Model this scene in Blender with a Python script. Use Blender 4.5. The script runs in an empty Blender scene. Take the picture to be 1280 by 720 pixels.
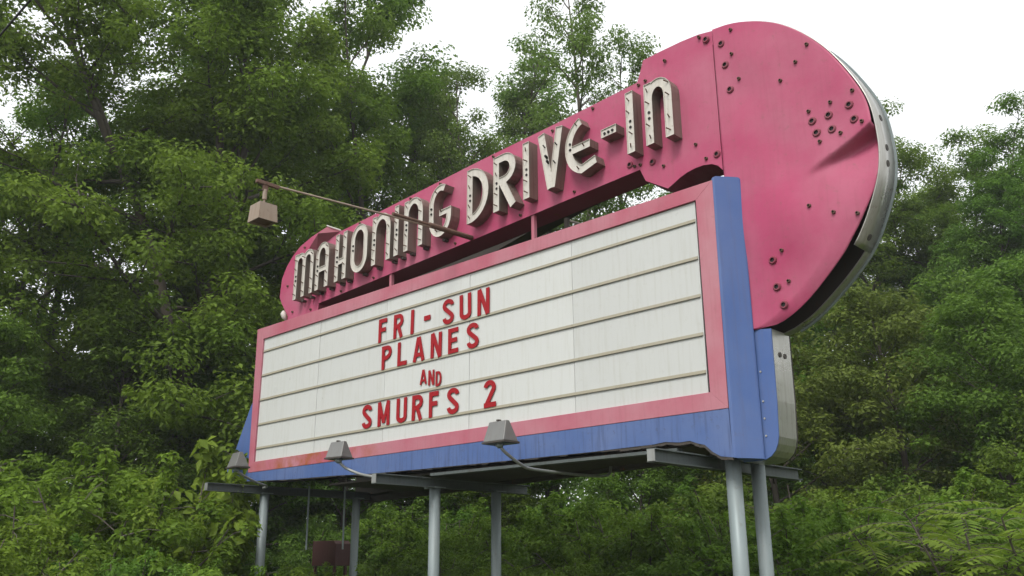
import bpy, bmesh, math, random
import numpy as np
from mathutils import Vector, Matrix
R = math.radians
S = bpy.context.scene
COL = S.collection

# ------------------------------------------------------------------ camera
PAN, PITCH, ROLL = -0.767556, 0.299678, -0.006043
fw = Vector((math.sin(PAN)*math.cos(PITCH), math.cos(PAN)*math.cos(PITCH), math.sin(PITCH)))
rt = Vector((math.cos(PAN), -math.sin(PAN), 0)); up = rt.cross(fw)
r2 = rt*math.cos(ROLL)+up*math.sin(ROLL); u2 = -rt*math.sin(ROLL)+up*math.cos(ROLL)
cam = bpy.data.objects.new('camera', bpy.data.cameras.new('camera')); COL.objects.link(cam)
M = Matrix((r2, u2, -fw)).transposed().to_4x4(); M.translation = Vector((15.8156, -9.1483, 1.6027))
cam.matrix_world = M
cam.data.sensor_width = 36; cam.data.lens = 1119.208/1280*36
cam.data.clip_start = .05; cam.data.clip_end = 3000
S.camera = cam

# ------------------------------------------------------------------ sky (overcast), sun, exposure
SUN_EL, SUN_AZ = 50, 162          # azimuth measured clockwise from +Y
w = bpy.data.worlds.new('World'); S.world = w; w.use_nodes = True
nt = w.node_tree; nt.nodes.clear()
sky = nt.nodes.new('ShaderNodeTexSky'); sky.sky_type = 'NISHITA'; sky.sun_disc = False
sky.sun_elevation = R(SUN_EL); sky.sun_rotation = R(SUN_AZ); sky.dust_density = 6; sky.air_density = 1.5
hsv = nt.nodes.new('ShaderNodeHueSaturation'); hsv.inputs['Saturation'].default_value = .25
mx = nt.nodes.new('ShaderNodeMix'); mx.data_type = 'RGBA'; mx.inputs['Factor'].default_value = .72
mx.inputs['B'].default_value = (8.6, 8.8, 8.9, 1)      # the even cloud layer
bg = nt.nodes.new('ShaderNodeBackground'); bg.inputs['Strength'].default_value = .145
out = nt.nodes.new('ShaderNodeOutputWorld')
nt.links.new(sky.outputs[0], hsv.inputs['Color']); nt.links.new(hsv.outputs[0], mx.inputs['A'])
nt.links.new(mx.outputs['Result'], bg.inputs[0]); nt.links.new(bg.outputs[0], out.inputs[0])
sl = bpy.data.lights.new('sun', 'SUN'); sl.energy = 1.9; sl.angle = R(18); sl.color = (1, .97, .92)
sun = bpy.data.objects.new('sun', sl); COL.objects.link(sun)
d = Vector((math.sin(R(SUN_AZ))*math.cos(R(SUN_EL)), math.cos(R(SUN_AZ))*math.cos(R(SUN_EL)), math.sin(R(SUN_EL))))
sun.rotation_euler = d.to_track_quat('Z', 'Y').to_euler()
S.view_settings.view_transform = 'Standard'; S.view_settings.look = 'None'
S.view_settings.gamma = 1; S.view_settings.exposure = 0.28
S.render.engine = 'CYCLES'
S.cycles.max_bounces = 8; S.cycles.diffuse_bounces = 4; S.cycles.transmission_bounces = 4

# ------------------------------------------------------------------ materials
def newmat(name):
    m = bpy.data.materials.new(name); m.use_nodes = True
    t = m.node_tree; b = t.nodes['Principled BSDF']; return m, t, b
def N(t, kind, **kw):
    n = t.nodes.new(kind)
    for k, v in kw.items(): setattr(n, k, v)
    return n
def noise(t, scale, detail=4, stretch=None, rough=.55, w=0):
    n = N(t, 'ShaderNodeTexNoise'); n.inputs['Scale'].default_value = scale
    n.inputs['Detail'].default_value = detail; n.inputs['Roughness'].default_value = rough
    tc = N(t, 'ShaderNodeTexCoord'); mp = N(t, 'ShaderNodeMapping')
    if stretch: mp.inputs['Scale'].default_value = stretch
    mp.inputs['Location'].default_value = (w, w*.7, w*.3)
    t.links.new(tc.outputs['Object'], mp.inputs[0]); t.links.new(mp.outputs[0], n.inputs['Vector'])
    return n
def ramp(t, src, lo, hi, a=(0,0,0,1), b=(1,1,1,1)):
    r = N(t, 'ShaderNodeValToRGB'); r.color_ramp.elements[0].position = lo; r.color_ramp.elements[1].position = hi
    r.color_ramp.elements[0].color = a; r.color_ramp.elements[1].color = b
    t.links.new(src, r.inputs[0]); return r
def mixc(t, fac, a, b):
    m = N(t, 'ShaderNodeMix'); m.data_type = 'RGBA'
    for sock, v in (('Factor', fac), ('A', a), ('B', b)):
        if hasattr(v, 'is_linked') or hasattr(v, 'links'): t.links.new(v, m.inputs[sock])
        else: m.inputs[sock].default_value = v
    return m.outputs['Result']
def c4(c): return (c[0], c[1], c[2], 1)
def paint(name, col, rough=.5, fade=.18, dirt=(.12,.09,.06), dirt_amt=.25, streak=.3, metal=0, bump=.05, rust=0, spec=.4):
    """weathered sheet-metal paint: faded patches, run-off streaks, specks of dirt or rust"""
    m, t, b = newmat(name)
    faded = tuple(min(1, c*(1-fade)+fade*(.45+.3*max(col))) for c in col)
    n1 = noise(t, 1.1, 5); r1 = ramp(t, n1.outputs[0], .35, .7)
    base = mixc(t, r1.outputs[0], c4(col), c4(faded))
    n2 = noise(t, 6, 4, (3.5, 3.5, .22), w=3); r2_ = ramp(t, n2.outputs[0], .50, .72)
    ms = N(t, 'ShaderNodeMath', operation='MULTIPLY'); ms.inputs[1].default_value = streak
    t.links.new(r2_.outputs[0], ms.inputs[0])
    base = mixc(t, ms.outputs[0], base, c4(tuple(c*.55+d*.45 for c, d in zip(col, dirt))))
    n3 = noise(t, 14, 6, w=9, rough=.7); r3 = ramp(t, n3.outputs[0], .58, .78)
    md = N(t, 'ShaderNodeMath', operation='MULTIPLY'); md.inputs[1].default_value = dirt_amt
    t.links.new(r3.outputs[0], md.inputs[0])
    base = mixc(t, md.outputs[0], base, c4(dirt))
    if rust:
        n4 = noise(t, 2.6, 8, (1, 1, .6), w=21, rough=.75); r4 = ramp(t, n4.outputs[0], .68-rust*.2, .72-rust*.12)
        base = mixc(t, r4.outputs[0], base, (.16, .055, .02, 1))
    t.links.new(base, b.inputs['Base Color'])
    rr = ramp(t, n1.outputs[0], .2, .8, (rough-.12,)*3+(1,), (rough+.15,)*3+(1,)); t.links.new(rr.outputs[0], b.inputs['Roughness'])
    b.inputs['Metallic'].default_value = metal; b.inputs['Specular IOR Level'].default_value = spec
    bp = N(t, 'ShaderNodeBump'); bp.inputs['Strength'].default_value = bump; bp.inputs['Distance'].default_value = .02
    nb = noise(t, 3.0, 6, w=5); t.links.new(nb.outputs[0], bp.inputs['Height']); t.links.new(bp.outputs[0], b.inputs['Normal'])
    return m
PINK = paint('pink_enamel', (.385, .050, .124), .55, .12, streak=.22, dirt_amt=.45, bump=.3, spec=.3)
PINKF = paint('faded_pink_enamel', (.39, .09, .135), .5, .2, streak=.25, dirt_amt=.3, bump=.1)
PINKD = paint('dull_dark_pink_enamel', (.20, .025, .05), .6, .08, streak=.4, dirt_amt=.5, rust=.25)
BLUE = paint('blue_enamel', (.050, .105, .29), .55, .07, streak=.35, dirt_amt=.3, bump=.12)
BLUEB = paint('stained_blue_enamel', (.052, .105, .28), .55, .1, streak=.8, dirt=(.05,.04,.04), dirt_amt=.6, bump=.12)
def rust_patch(m, x0, z0, sx, sz, amt=.75):
    # an orange run of rust on one corner of the frame (object coordinates)
    t = m.node_tree; b = t.nodes['Principled BSDF']; src = b.inputs['Base Color'].links[0].from_socket
    tc = N(t, 'ShaderNodeTexCoord'); mp = N(t, 'ShaderNodeMapping'); mp.inputs['Location'].default_value = (-x0/sx, 0, -z0/sz)
    mp.inputs['Scale'].default_value = (1/sx, 0, 1/sz); gr = N(t, 'ShaderNodeTexGradient', gradient_type='SPHERICAL')
    t.links.new(tc.outputs['Object'], mp.inputs[0]); t.links.new(mp.outputs[0], gr.inputs[0])
    n = noise(t, 3.5, 7, w=14, rough=.7); r_ = ramp(t, n.outputs[0], .38, .62); g2 = ramp(t, gr.outputs['Fac'], .02, .55)
    mu = N(t, 'ShaderNodeMath', operation='MULTIPLY'); t.links.new(r_.outputs[0], mu.inputs[0]); t.links.new(g2.outputs[0], mu.inputs[1])
    m2 = N(t, 'ShaderNodeMath', operation='MULTIPLY'); m2.inputs[1].default_value = amt; t.links.new(mu.outputs[0], m2.inputs[0])
    t.links.new(mixc(t, m2.outputs[0], src, (.30, .085, .028, 1)), b.inputs['Base Color'])
rust_patch(PINKF, 2.0-5.2, 3.42+.1, 2.3, .30, 1.0)
WHITE = paint('white_acrylic', (.51, .52, .505), .35, .04, dirt=(.33,.32,.25), streak=.5, dirt_amt=.3, bump=.02, spec=.5)
def per_object_tone(m, lo, hi):
    t = m.node_tree; b = t.nodes['Principled BSDF']; src = b.inputs['Base Color'].links[0].from_socket
    oi = N(t, 'ShaderNodeObjectInfo'); mr = N(t, 'ShaderNodeMapRange'); mr.inputs['To Min'].default_value = lo; mr.inputs['To Max'].default_value = hi
    t.links.new(oi.outputs['Random'], mr.inputs[0]); hs = N(t, 'ShaderNodeHueSaturation'); t.links.new(src, hs.inputs['Color']); t.links.new(mr.outputs[0], hs.inputs['Value'])
    t.links.new(hs.outputs[0], b.inputs['Base Color'])
per_object_tone(WHITE, .93, 1.05)
RAIL = paint('tan_rail', (.34, .31, .23), .5, .1, streak=.1, dirt_amt=.6)
RAILD = paint('dark_rail_lip', (.12, .11, .08), .5, .1, dirt_amt=.6)  # darker tone for the thin line below each tan rail
RED = paint('red_plastic', (.30, .006, .012), .5, .0, dirt_amt=.1, streak=.1, bump=.01, spec=.2)
LETM = paint('weathered_letter_metal', (.21, .18, .145), .42, .1, dirt=(.10,.07,.045), streak=.9, dirt_amt=.7, metal=.5, bump=.15)
LETF = paint('cream_letter_enamel', (.53, .50, .45), .5, .1, dirt=(.2,.14,.09), streak=.5, dirt_amt=.7, metal=.05, bump=.15)
RIM = paint('bare_rim_metal', (.40, .39, .36), .3, .1, dirt=(.14,.10,.06), streak=.6, dirt_amt=.8, metal=.75, bump=.3)
GALV = paint('galvanised_steel', (.20, .24, .245), .5, .12, streak=.4, dirt_amt=.4, metal=.15, bump=.1)
GALVL = paint('light_galvanised_steel', (.28, .29, .28), .45, .1, streak=.4, dirt_amt=.5, metal=.4, bump=.1)
DARKM = paint('dark_grimy_steel', (.045, .038, .032), .7, .04, dirt=(.08,.04,.02), dirt_amt=.6, streak=.5, rust=.35)
BLACK = paint('black_gap', (.012, .010, .010), .7, .0, dirt_amt=0, streak=0)
RUST = paint('rusty_steel', (.12, .065, .045), .8, .05, dirt=(.07,.03,.015), dirt_amt=.7, streak=.5, bump=.3)
LAMPB = paint('tan_lamp_enamel', (.25, .19, .14), .6, .1, dirt=(.14,.07,.03), dirt_amt=.6, streak=.6, bump=.1)
FLOOD = paint('grey_cast_aluminium', (.17, .17, .165), .45, .1, dirt_amt=.5, streak=.3, metal=.4)
CABLE = paint('black_cable', (.02, .02, .022), .6, 0, dirt_amt=0, streak=0)
GLASS = paint('grimy_lamp_glass', (.06, .06, .055), .15, .0, dirt_amt=.3, streak=.2, spec=.8)
REDBOX = paint('rust_red_enamel', (.05, .012, .010), .6, .05, dirt_amt=.5, streak=.4, rust=.2)
BARK = paint('bark', (.075, .06, .045), .9, .1, dirt=(.03,.025,.02), dirt_amt=.8, streak=.6, bump=.6)

def foliage(name, dark, mid, light, trans=.5):
    m, t, b = newmat(name)
    at = N(t, 'ShaderNodeAttribute', attribute_name='tint')
    r = N(t, 'ShaderNodeValToRGB'); e = r.color_ramp.elements
    e[0].color = c4(dark); e[1].color = c4(light); x = e.new(.5); x.color = c4(mid)
    t.links.new(at.outputs['Fac'], r.inputs[0])
    oi = N(t, 'ShaderNodeObjectInfo'); mr = N(t, 'ShaderNodeMapRange')
    mr.inputs['To Min'].default_value = .485; mr.inputs['To Max'].default_value = .515
    t.links.new(oi.outputs['Random'], mr.inputs[0])
    hs = N(t, 'ShaderNodeHueSaturation'); t.links.new(mr.outputs[0], hs.inputs['Hue'])
    hs.inputs['Saturation'].default_value = 1.07
    t.links.new(r.outputs[0], hs.inputs['Color']); t.links.new(hs.outputs[0], b.inputs['Base Color'])
    b.inputs['Roughness'].default_value = .55; b.inputs['Specular IOR Level'].default_value = .18
    tr = N(t, 'ShaderNodeBsdfTranslucent'); t.links.new(hs.outputs[0], tr.inputs[0])
    ms = N(t, 'ShaderNodeMixShader'); ms.inputs[0].default_value = trans
    o = t.nodes['Material Output']
    t.links.new(b.outputs[0], ms.inputs[1]); t.links.new(tr.outputs[0], ms.inputs[2]); t.links.new(ms.outputs[0], o.inputs[0])
    return m
F_TREE = foliage('tree_leaves', (.088, .158, .028), (.142, .235, .042), (.200, .310, .060))
F_DEEP = foliage('deep_green_leaves', (.078, .142, .028), (.124, .208, .040), (.175, .275, .056))
F_PALE = foliage('pale_leaves', (.105, .165, .042), (.150, .225, .058), (.200, .285, .080))
F_BUSH = foliage('bush_leaves', (.090, .155, .026), (.145, .230, .038), (.205, .310, .055))
F_YEL = foliage('bright_young_leaves', (.110, .185, .030), (.170, .265, .044), (.235, .345, .065))
F_OLIVE = foliage('olive_vine_leaves', (.100, .140, .034), (.145, .195, .046), (.195, .250, .062))

# ------------------------------------------------------------------ mesh helpers
class MB:
    def __init__(s): s.v = []; s.f = []; s.m = []
    def add(s, vs, fs, mi=0):
        o = len(s.v); s.v += [tuple(p) for p in vs]
        for f in fs: s.f.append(tuple(i+o for i in f)); s.m.append(mi)
        return s
    def box(s, x0, x1, y0, y1, z0, z1, mi=0):
        return s.add([(x, y, z) for z in (z0, z1) for y in (y0, y1) for x in (x0, x1)],
                     [(0,2,3,1), (4,5,7,6), (0,1,5,4), (2,6,7,3), (0,4,6,2), (1,3,7,5)], mi)
    def prism(s, poly, y0, y1, mi=0):
        n = len(poly)
        a = sum(poly[i][0]*poly[(i+1) % n][1]-poly[(i+1) % n][0]*poly[i][1] for i in range(n))
        if a < 0: poly = poly[::-1]
        vs = [(x, y0, z) for x, z in poly]+[(x, y1, z) for x, z in poly]
        fs = [tuple(range(n)), tuple(range(2*n-1, n-1, -1))]+[(i, i+n, (i+1) % n+n, (i+1) % n) for i in range(n)]
        return s.add(vs, fs, mi)
    def hprism(s, poly, z0, z1, mi=0):      # polygon in XY
        n = len(poly)
        a = sum(poly[i][0]*poly[(i+1) % n][1]-poly[(i+1) % n][0]*poly[i][1] for i in range(n))
        if a < 0: poly = poly[::-1]
        vs = [(x, y, z0) for x, y in poly]+[(x, y, z1) for x, y in poly]
        fs = [tuple(range(n-1, -1, -1)), tuple(range(n, 2*n))]+[(i, (i+1) % n, (i+1) % n+n, i+n) for i in range(n)]
        return s.add(vs, fs, mi)
    def tube(s, pts, rad, n=8, mi=0, cap=True):
        pts = [Vector(p) for p in pts]; k = len(pts)
        rad = rad if hasattr(rad, '__len__') else [rad]*k
        vs = []; prev = None
        for i, p in enumerate(pts):
            t = (pts[min(i+1, k-1)]-pts[max(i-1, 0)]).normalized()
            a = (prev-t*prev.dot(t)) if prev else (Vector((1,0,0)) if abs(t.x) < .8 else Vector((0,1,0)))
            if not prev: a = a-t*a.dot(t)
            a.normalize(); prev = a; b = t.cross(a)
            for j in range(n):
                q = 2*math.pi*j/n; vs.append(p+(a*math.cos(q)+b*math.sin(q))*rad[i])
        fs = [(i*n+j, i*n+(j+1) % n, (i+1)*n+(j+1) % n, (i+1)*n+j) for i in range(k-1) for j in range(n)]
        if cap: fs += [tuple(range(n-1, -1, -1)), tuple(range((k-1)*n, k*n))]
        return s.add(vs, fs, mi)
def root_loc(o):
    while o.parent: o = o.parent
    return Vector(o.location)
def mk(name, mb, mats, parent=None, smooth=False, bevel=0, loc=None):
    me = bpy.data.meshes.new(name)
    off = root_loc(parent) if parent else (Vector(loc) if loc else Vector((0,0,0)))
    me.from_pydata([(x-off.x, y-off.y, z-off.z) for x, y, z in mb.v], [], mb.f); me.update()
    mats = mats if isinstance(mats, (list, tuple)) else [mats]
    for m in mats: me.materials.append(m)
    me.polygons.foreach_set('material_index', mb.m)
    if smooth: me.polygons.foreach_set('use_smooth', [True]*len(me.polygons))
    o = bpy.data.objects.new(name, me); COL.objects.link(o)
    if parent: o.parent = parent
    elif loc: o.location = loc
    if bevel:
        bv = o.modifiers.new('bevel', 'BEVEL'); bv.width = bevel; bv.segments = 2; bv.limit_method = 'ANGLE'
    return o
def tag(o, label=None, cat=None, group=None, kind=None):
    for k, v in (('label', label), ('category', cat), ('group', group), ('kind', kind)):
        if v: o[k] = v
    return o
def empty(name, loc, label, cat, group=None):
    o = bpy.data.objects.new(name, None); COL.objects.link(o); o.location = loc; o.empty_display_size = .2
    return tag(o, label, cat, group)

# ------------------------------------------------------------------ ground
def hill(x, y):
    h = 0.0
    dist = y-18
    if dist > 0: h += 3.0*(1-math.exp(-dist/40))
    return h+.12*math.sin(x*.21+1)*math.cos(y*.17)-.1
gm, gt, gb = newmat('grassy_ground')
n = noise(gt, .6, 8); r = ramp(gt, n.outputs[0], .35, .65, (.045,.062,.02,1), (.085,.075,.045,1)); gt.links.new(r.outputs[0], gb.inputs['Base Color'])
gb.inputs['Roughness'].default_value = .95
bp = N(gt, 'ShaderNodeBump'); bp.inputs['Strength'].default_value = .6; nb = noise(gt, 8, 8); gt.links.new(nb.outputs[0], bp.inputs['Height']); gt.links.new(bp.outputs[0], gb.inputs['Normal'])
ax = [-1500, -700, -300, -150]+list(np.arange(-80, 81, 2.5))+[150, 300, 700, 1500]
ay = ax
g = MB(); nx = len(ax)
g.v = [(x, y, hill(x, y)) for y in ay for x in ax]
g.f = [(j*nx+i, j*nx+i+1, (j+1)*nx+i+1, (j+1)*nx+i) for j in range(nx-1) for i in range(nx-1)]; g.m = [0]*len(g.f)
tag(mk('ground', g, gm, smooth=True), kind='structure')
# ================================================================== THE SIGN
YF, YB = .30, .75                      # shell front and back planes; the marquee box front is Y = 0
sign = empty('roadside_sign', (5.2, .5, -.1), 'large pink and blue roadside sign with a white letter board on grey posts', 'sign')

# ---- marquee cabinet
cab = MB()
cab.prism([(-.2, 3.36), (10.42, 3.36), (10.42, 6.16), (-.2, 6.20)], .06, YB)
cab = mk('marquee_cabinet', cab, DARKM, sign)
fr = MB()                               # pink picture-frame round the board, mitred
O = [(-.25, 6.226), (10.470, 6.18), (10.450, 3.32), (-.18, 3.34)]; I = [(0, 5.985), (10.215, 5.985), (10.225, 3.535), (-.005, 3.535)]
for k in range(4):
    fr.prism([O[k], O[(k+1) % 4], I[(k+1) % 4], I[k]], 0, .075)
mk('board_frame', fr, PINKF, cab, bevel=.004)
X5 = [0, 1.98, 3.965, 6.04, 8.125, 10.185]
for k in range(5):
    mk('board_panel', MB().box(X5[k]+.004, X5[k+1]-.004, .035+.002*(k % 2), .052, 3.54, 5.98), WHITE, cab)
mk('gap_shade_strip', MB().box(10.186, 10.214, .050, .056, 3.54, 5.98), BLACK, cab)  # black strip paints the shadow in the recess beside the last panel
for z in (5.725, 5.23, 4.74, 4.255, 3.79):
    ra = mk('letter_rail', MB().box(.01, 10.17, .026, .034, z-.012, z+.026), RAIL, cab)
    mk('rail_lip', MB().box(.01, 10.17, .017, .033, z-.020, z-.0125), RAILD, ra)
# blue sheet below the frame: its lower edge is bent and torn towards the right
bz = [(-.21, 3.18), (.14, 3.165), (1.2, 3.12), (2.76, 3.085), (3.6, 3.05), (4.88, 3.03), (6.1, 3.015), (6.97, 3.005), (7.7, 3.0), (8.41, 2.995), (9.0, 3.0), (9.36, 3.0), (9.55, 3.015), (9.75, 2.99), (9.9, 2.995), (10.02, 2.95), (10.10, 2.93), (10.2, 2.84), (10.30, 2.78), (10.46, 2.755)]
bs = MB().prism([(-.18, 3.336), (10.449, 3.316), (10.46, 2.755)]+bz[-2::-1], .006, .03)
mk('blue_apron', bs, BLUEB, cab)
rr_ = random.Random(4); lip = MB()
for a, b in zip(bz[:-1], bz[1:]):
    k = max(2, int((b[0]-a[0])/.12))
    for i in range(k):
        xa = a[0]+(b[0]-a[0])*i/k; xb = a[0]+(b[0]-a[0])*(i+1)/k; za = a[1]+(b[1]-a[1])*i/k; zb = a[1]+(b[1]-a[1])*(i+1)/k
        h = rr_.uniform(.006, .02)+(.02 if xa > 8.8 else 0)
        lip.prism([(xa, za+.001), (xb, zb+.001), (xb, zb-h), (xa, za-h)], .008+rr_.uniform(0, .006), .03)
mk('torn_lower_lip', lip, DARKM, cab)
# rounded blue side column (a quarter-round from the frame back to the shell)
col = MB(); prof = []
for k in range(9):
    prof.append([(10.46, .006), (10.475, .008), (10.492, .018), (10.505, .034), (10.60, .155), (10.685, .255), (10.696, .267), (10.702, .278), (10.705, .285)][k])
prof = [(10.46, .006)]+prof[1:]
zt = [6.20+.035*math.sin(math.pi*k/8) for k in range(9)]
zb = [2.755-.02*(k/8) for k in range(9)]
vs = [(x, y, z) for (x, y), z in zip(prof, zb)]+[(x, y, z) for (x, y), z in zip(prof, zt)]+[(10.42, YF+.02, 2.74), (10.42, YF+.02, 6.20)]
fs = [(i, i+1, i+10, i+9) for i in range(8)]+[tuple(range(8, -1, -1))+(18,), tuple(range(9, 18))+(19,)]
mk('blue_side_column', col.add(vs, fs), BLUE, cab, smooth=False)
# underside sheet and the left-hand flare
und = MB().box(-.15, 10.44, .05, YB-.005, 3.19, 3.25)
mk('underside', und, DARKM, cab)
apb = MB().prism([(-.2, 3.36), (10.42, 3.36), (10.44, 2.80), (10.1, 2.95), (8, 3.02), (4.88, 3.05), (-.2, 3.2)], YB-.03, YB)
mk('back_apron', apb, DARKM, cab)
mk('blue_flare', MB().prism([(-.24, 5.35), (-.8, 4.75), (-1.24, 3.95), (-1.55, 3.50), (-1.45, 3.36), (-.24, 3.22)], YF, YF+.08), BLUE, cab)

# ---- title band
LB = [(.38, 6.215), (.36, 6.45), (.08, 6.80), (.01, 6.92), (.02, 7.10), (.05, 7.32), (.20, 7.55), (.42, 7.74), (.65, 7.87), (1.05, 7.98), (1.62, 8.06), (2.05, 7.83), (3.42, 7.90), (6.0, 8.04), (7.75, 8.11), (9.19, 8.185), (10.462, 8.255),
      (10.462, 6.42), (10.40, 6.50), (10.315, 6.55), (10.19, 6.575), (10.07, 6.575), (9.94, 6.555), (9.82, 6.515), (9.70, 6.455), (9.62, 6.42), (9.27, 6.64), (9.184, 6.837), (7.7, 6.77), (6.0, 6.685), (3.95, 6.60), (1.45, 6.495), (1.42, 6.215)]
band = mk('title_band', MB().prism(LB, YF, YF+.012), PINK, sign)
# returns (edges) of the band: a strip following the outline, as deep as the shell
def strip(poly, y0, y1, th, closed=True, mi=0, mb=None):
    mb = mb or MB(); n = len(poly)
    A = sum(poly[i][0]*poly[(i+1) % n][1]-poly[(i+1) % n][0]*poly[i][1] for i in range(n)); sg = 1 if A > 0 else -1
    rng = range(n if closed else n-1); nor = []
    for i in range(n):
        p, q = poly[(i-1) % n], poly[(i+1) % n]
        if not closed: p = poly[max(i-1, 0)]; q = poly[min(i+1, n-1)]
        dx, dz = q[0]-p[0], q[1]-p[1]; L = math.hypot(dx, dz) or 1
        nor.append((-dz/L*sg, dx/L*sg))
    vs = []
    for (x, z), (a, b) in zip(poly, nor):
        vs += [(x, y0, z), (x+a*th, y0, z+b*th), (x+a*th, y1, z+b*th), (x, y1, z)]
    fs = []
    for i in rng:
        j = (i+1) % n
        for k in range(4): fs.append((i*4+k, i*4+(k+1) % 4, j*4+(k+1) % 4, j*4+k))
    if not closed: fs += [(3,2,1,0), (n*4-4, n*4-3, n*4-2, n*4-1)]
    return mb.add(vs, fs, mi)
top = LB[1:16]; bot = LB[17:]
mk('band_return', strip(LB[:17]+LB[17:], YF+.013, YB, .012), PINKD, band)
mk('band_back', MB().prism(LB, YB+.002, YB+.014), DARKM, band)
mk('upper_sheet', MB().prism([(9.19, 8.17), (9.25, 8.30), (9.325, 8.506), (9.62, 8.52), (9.97, 8.525), (10.25, 8.51), (10.462, 8.47), (10.462, 8.24)], YF+.014, YF+.024), PINK, band)
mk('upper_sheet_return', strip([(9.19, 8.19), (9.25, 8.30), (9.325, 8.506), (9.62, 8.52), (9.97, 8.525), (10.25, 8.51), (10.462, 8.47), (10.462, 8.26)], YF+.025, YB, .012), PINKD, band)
# bent-over scrap of sheet at the left end of the band
fl = MB().add([(1.62, YF-.004, 8.06), (2.05, YF-.004, 7.83), (1.30, YF-.02, 7.66), (1.55, YF-.17, 7.88), (1.0, YF-.006, 7.75), (1.60, YF+.03, 8.085), (2.06, YF+.03, 7.86)],
              [(0, 3, 1), (3, 2, 1), (4, 2, 3), (0, 4, 3)])
fo = mk('folded_sheet', fl, PINKD, band); so = fo.modifiers.new('s', 'SOLIDIFY'); so.thickness = .006
mk('bare_edge', MB().tube([(1.60, YF-.01, 8.075), (1.82, YF-.03, 7.97), (2.08, YF-.01, 7.85)], .014, 6), LETF, band)
for x, z0, z1 in ((3.66, 6.19, 6.60), (7.13, 6.18, 6.74)):
    mk('band_post', MB().box(x-.03, x+.03, YF+.02, YF+.08, z0, z1), PINKF, band)

# bulb sockets and small stubs
def socket(x, z, big, parent, y=YF):
    mb = MB(); r = .042 if big else .02; n = 14 if big else 8; dpt = .022 if big else .03
    for (ra, ya), (rb, yb) in zip([(r*1.3, y), (r*1.25, y-.008), (r, y-dpt), (r*.66, y-dpt), (r*.6, y-.004)], [(r*1.25, y-.008), (r, y-dpt), (r*.66, y-dpt), (r*.6, y-.004), (0.001, y-.004)]):
        vs = []
        for rr2, yy in ((ra, ya), (rb, yb)):
            vs += [(x+rr2*math.cos(2*math.pi*k/n), yy, z+rr2*math.sin(2*math.pi*k/n)) for k in range(n)]
        dark = rb < r*.7 and ra < r*.7
        mb.add(vs, [(k, (k+1) % n, (k+1) % n+n, k+n) for k in range(n)], 1 if dark else 0)
    mk('bulb_socket' if big else 'stud', mb, [PINKD if big else RUST, BLACK], parent)
for x, z in ((10.37, 8.37), (10.40, 6.66), (9.02, 6.96), (9.40, 6.88), (9.10, 6.93-.02)): socket(x, z, (x, z) != (9.10, 6.91), band)
for x, z in ((10.27, 8.45), (10.24, 6.65), (9.58, 6.76), (9.36, 8.15), (9.20, 6.90), (2.7, 7.82), (.44, 7.80), (.3, 7.1), (.55, 6.5), (1.2, 6.42), (1.35, 6.30), (.85, 7.8), (5.4, 6.72), (6.9, 6.8), (8.0, 6.86), (7.6, 8.0), (6.3, 8.0), (5.0, 7.92), (8.4, 8.08), (4.2, 7.88), (9.24, 8.13), (3.2, 6.62), (2.2, 6.58), (10.1, 6.9), (9.7, 8.33)): socket(x, z, False, band)
for x in (1.0, 1.3, 1.6, 1.95, 2.3, 2.52, 3.0, 3.42, 3.85, 4.1, 4.35, 4.7, 5.2):
    mk('letter_bracket', MB().box(x-.03, x+.03, YF-.09, YF-.002, 6.56+.045*x, 6.60+.045*x), DARKM, band)

# ---- round end of the sign: one dented pink sheet on a bare metal drum
OUT = [(10.474, 8.478), (10.76, 8.43), (11.06, 8.335), (11.38, 8.155), (11.68, 7.89), (11.96, 7.54), (12.20, 7.11), (12.35, 6.74), (12.405, 6.41), (12.41, 6.01), (12.33, 5.65), (12.09, 5.14), (11.80, 4.80), (11.35, 4.43), (11.06, 4.28)]
def catmull(P, k=6):
    o = []
    for i in range(len(P)-1):
        p0, p1, p2, p3 = [np.array(P[min(max(j, 0), len(P)-1)]) for j in (i-1, i, i+1, i+2)]
        for s_ in range(k):
            t = s_/k; o.append(tuple(.5*((2*p1)+(-p0+p2)*t+(2*p0-5*p1+4*p2-p3)*t*t+(-p0+3*p1-3*p2+p3)*t**3)))
    o.append(P[-1]); return o
OC = catmull(OUT)
zz = np.array([p[1] for p in OC])[::-1]; xx = np.array([p[0] for p in OC])[::-1]
def dent(x, z):
    e = 1.0
    ex = np.interp(z, zz, xx)
    dx = ex-x                                   # distance in from the edge
    y = 0.0
    # crease: the sheet is folded in below a ridge that runs in from the right edge
    if dx < 1.25:
        a = max(0, 1-dx/.85)
        zr = 6.36-.36*min(dx/.9, 1)**.9
        t = zr-z
        if t > 0: y += .19*a**1.1*min(t/.06, 1)*math.exp(-max(0, t-.10)/.30)
        y -= .05*a*math.exp(-(t/.22)**2)*(1 if t < 0 else .0)
        if t < 0: y -= .0
    # lower right edge bends back
    if z < 5.75:
        k = min(1, (5.75-z)/.5); y += .07*k*max(0, 1-max(dx, 0)/.30)**1.5
    y += .02*math.sin(2.1*x+1.3*z)*math.sin(1.7*z-x*.8)+.007*math.sin(5.2*x-3*z)+.004*math.sin(9*x+4*z)
    # wide soft dish, and a dint high up
    y += .028*math.exp(-((x-11.0)**2/.30+(z-7.4)**2/.14))
    y -= .05*math.exp(-((x-11.3)**2/.5+(z-5.5)**2/.25))
    b = min(1, max(0, (x-10.474)/.25)); edge_top = 1
    return y*b
disc = MB(); NZ, NX = 150, 64; rows = np.linspace(4.255, 8.476, NZ)
def xright(z):
    if z < 4.30: return 10.72+(z-4.255)/.045*.40
    return float(np.interp(z, zz, xx))-.07*min(1, max(0, (5.6-z)/.5))
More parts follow.
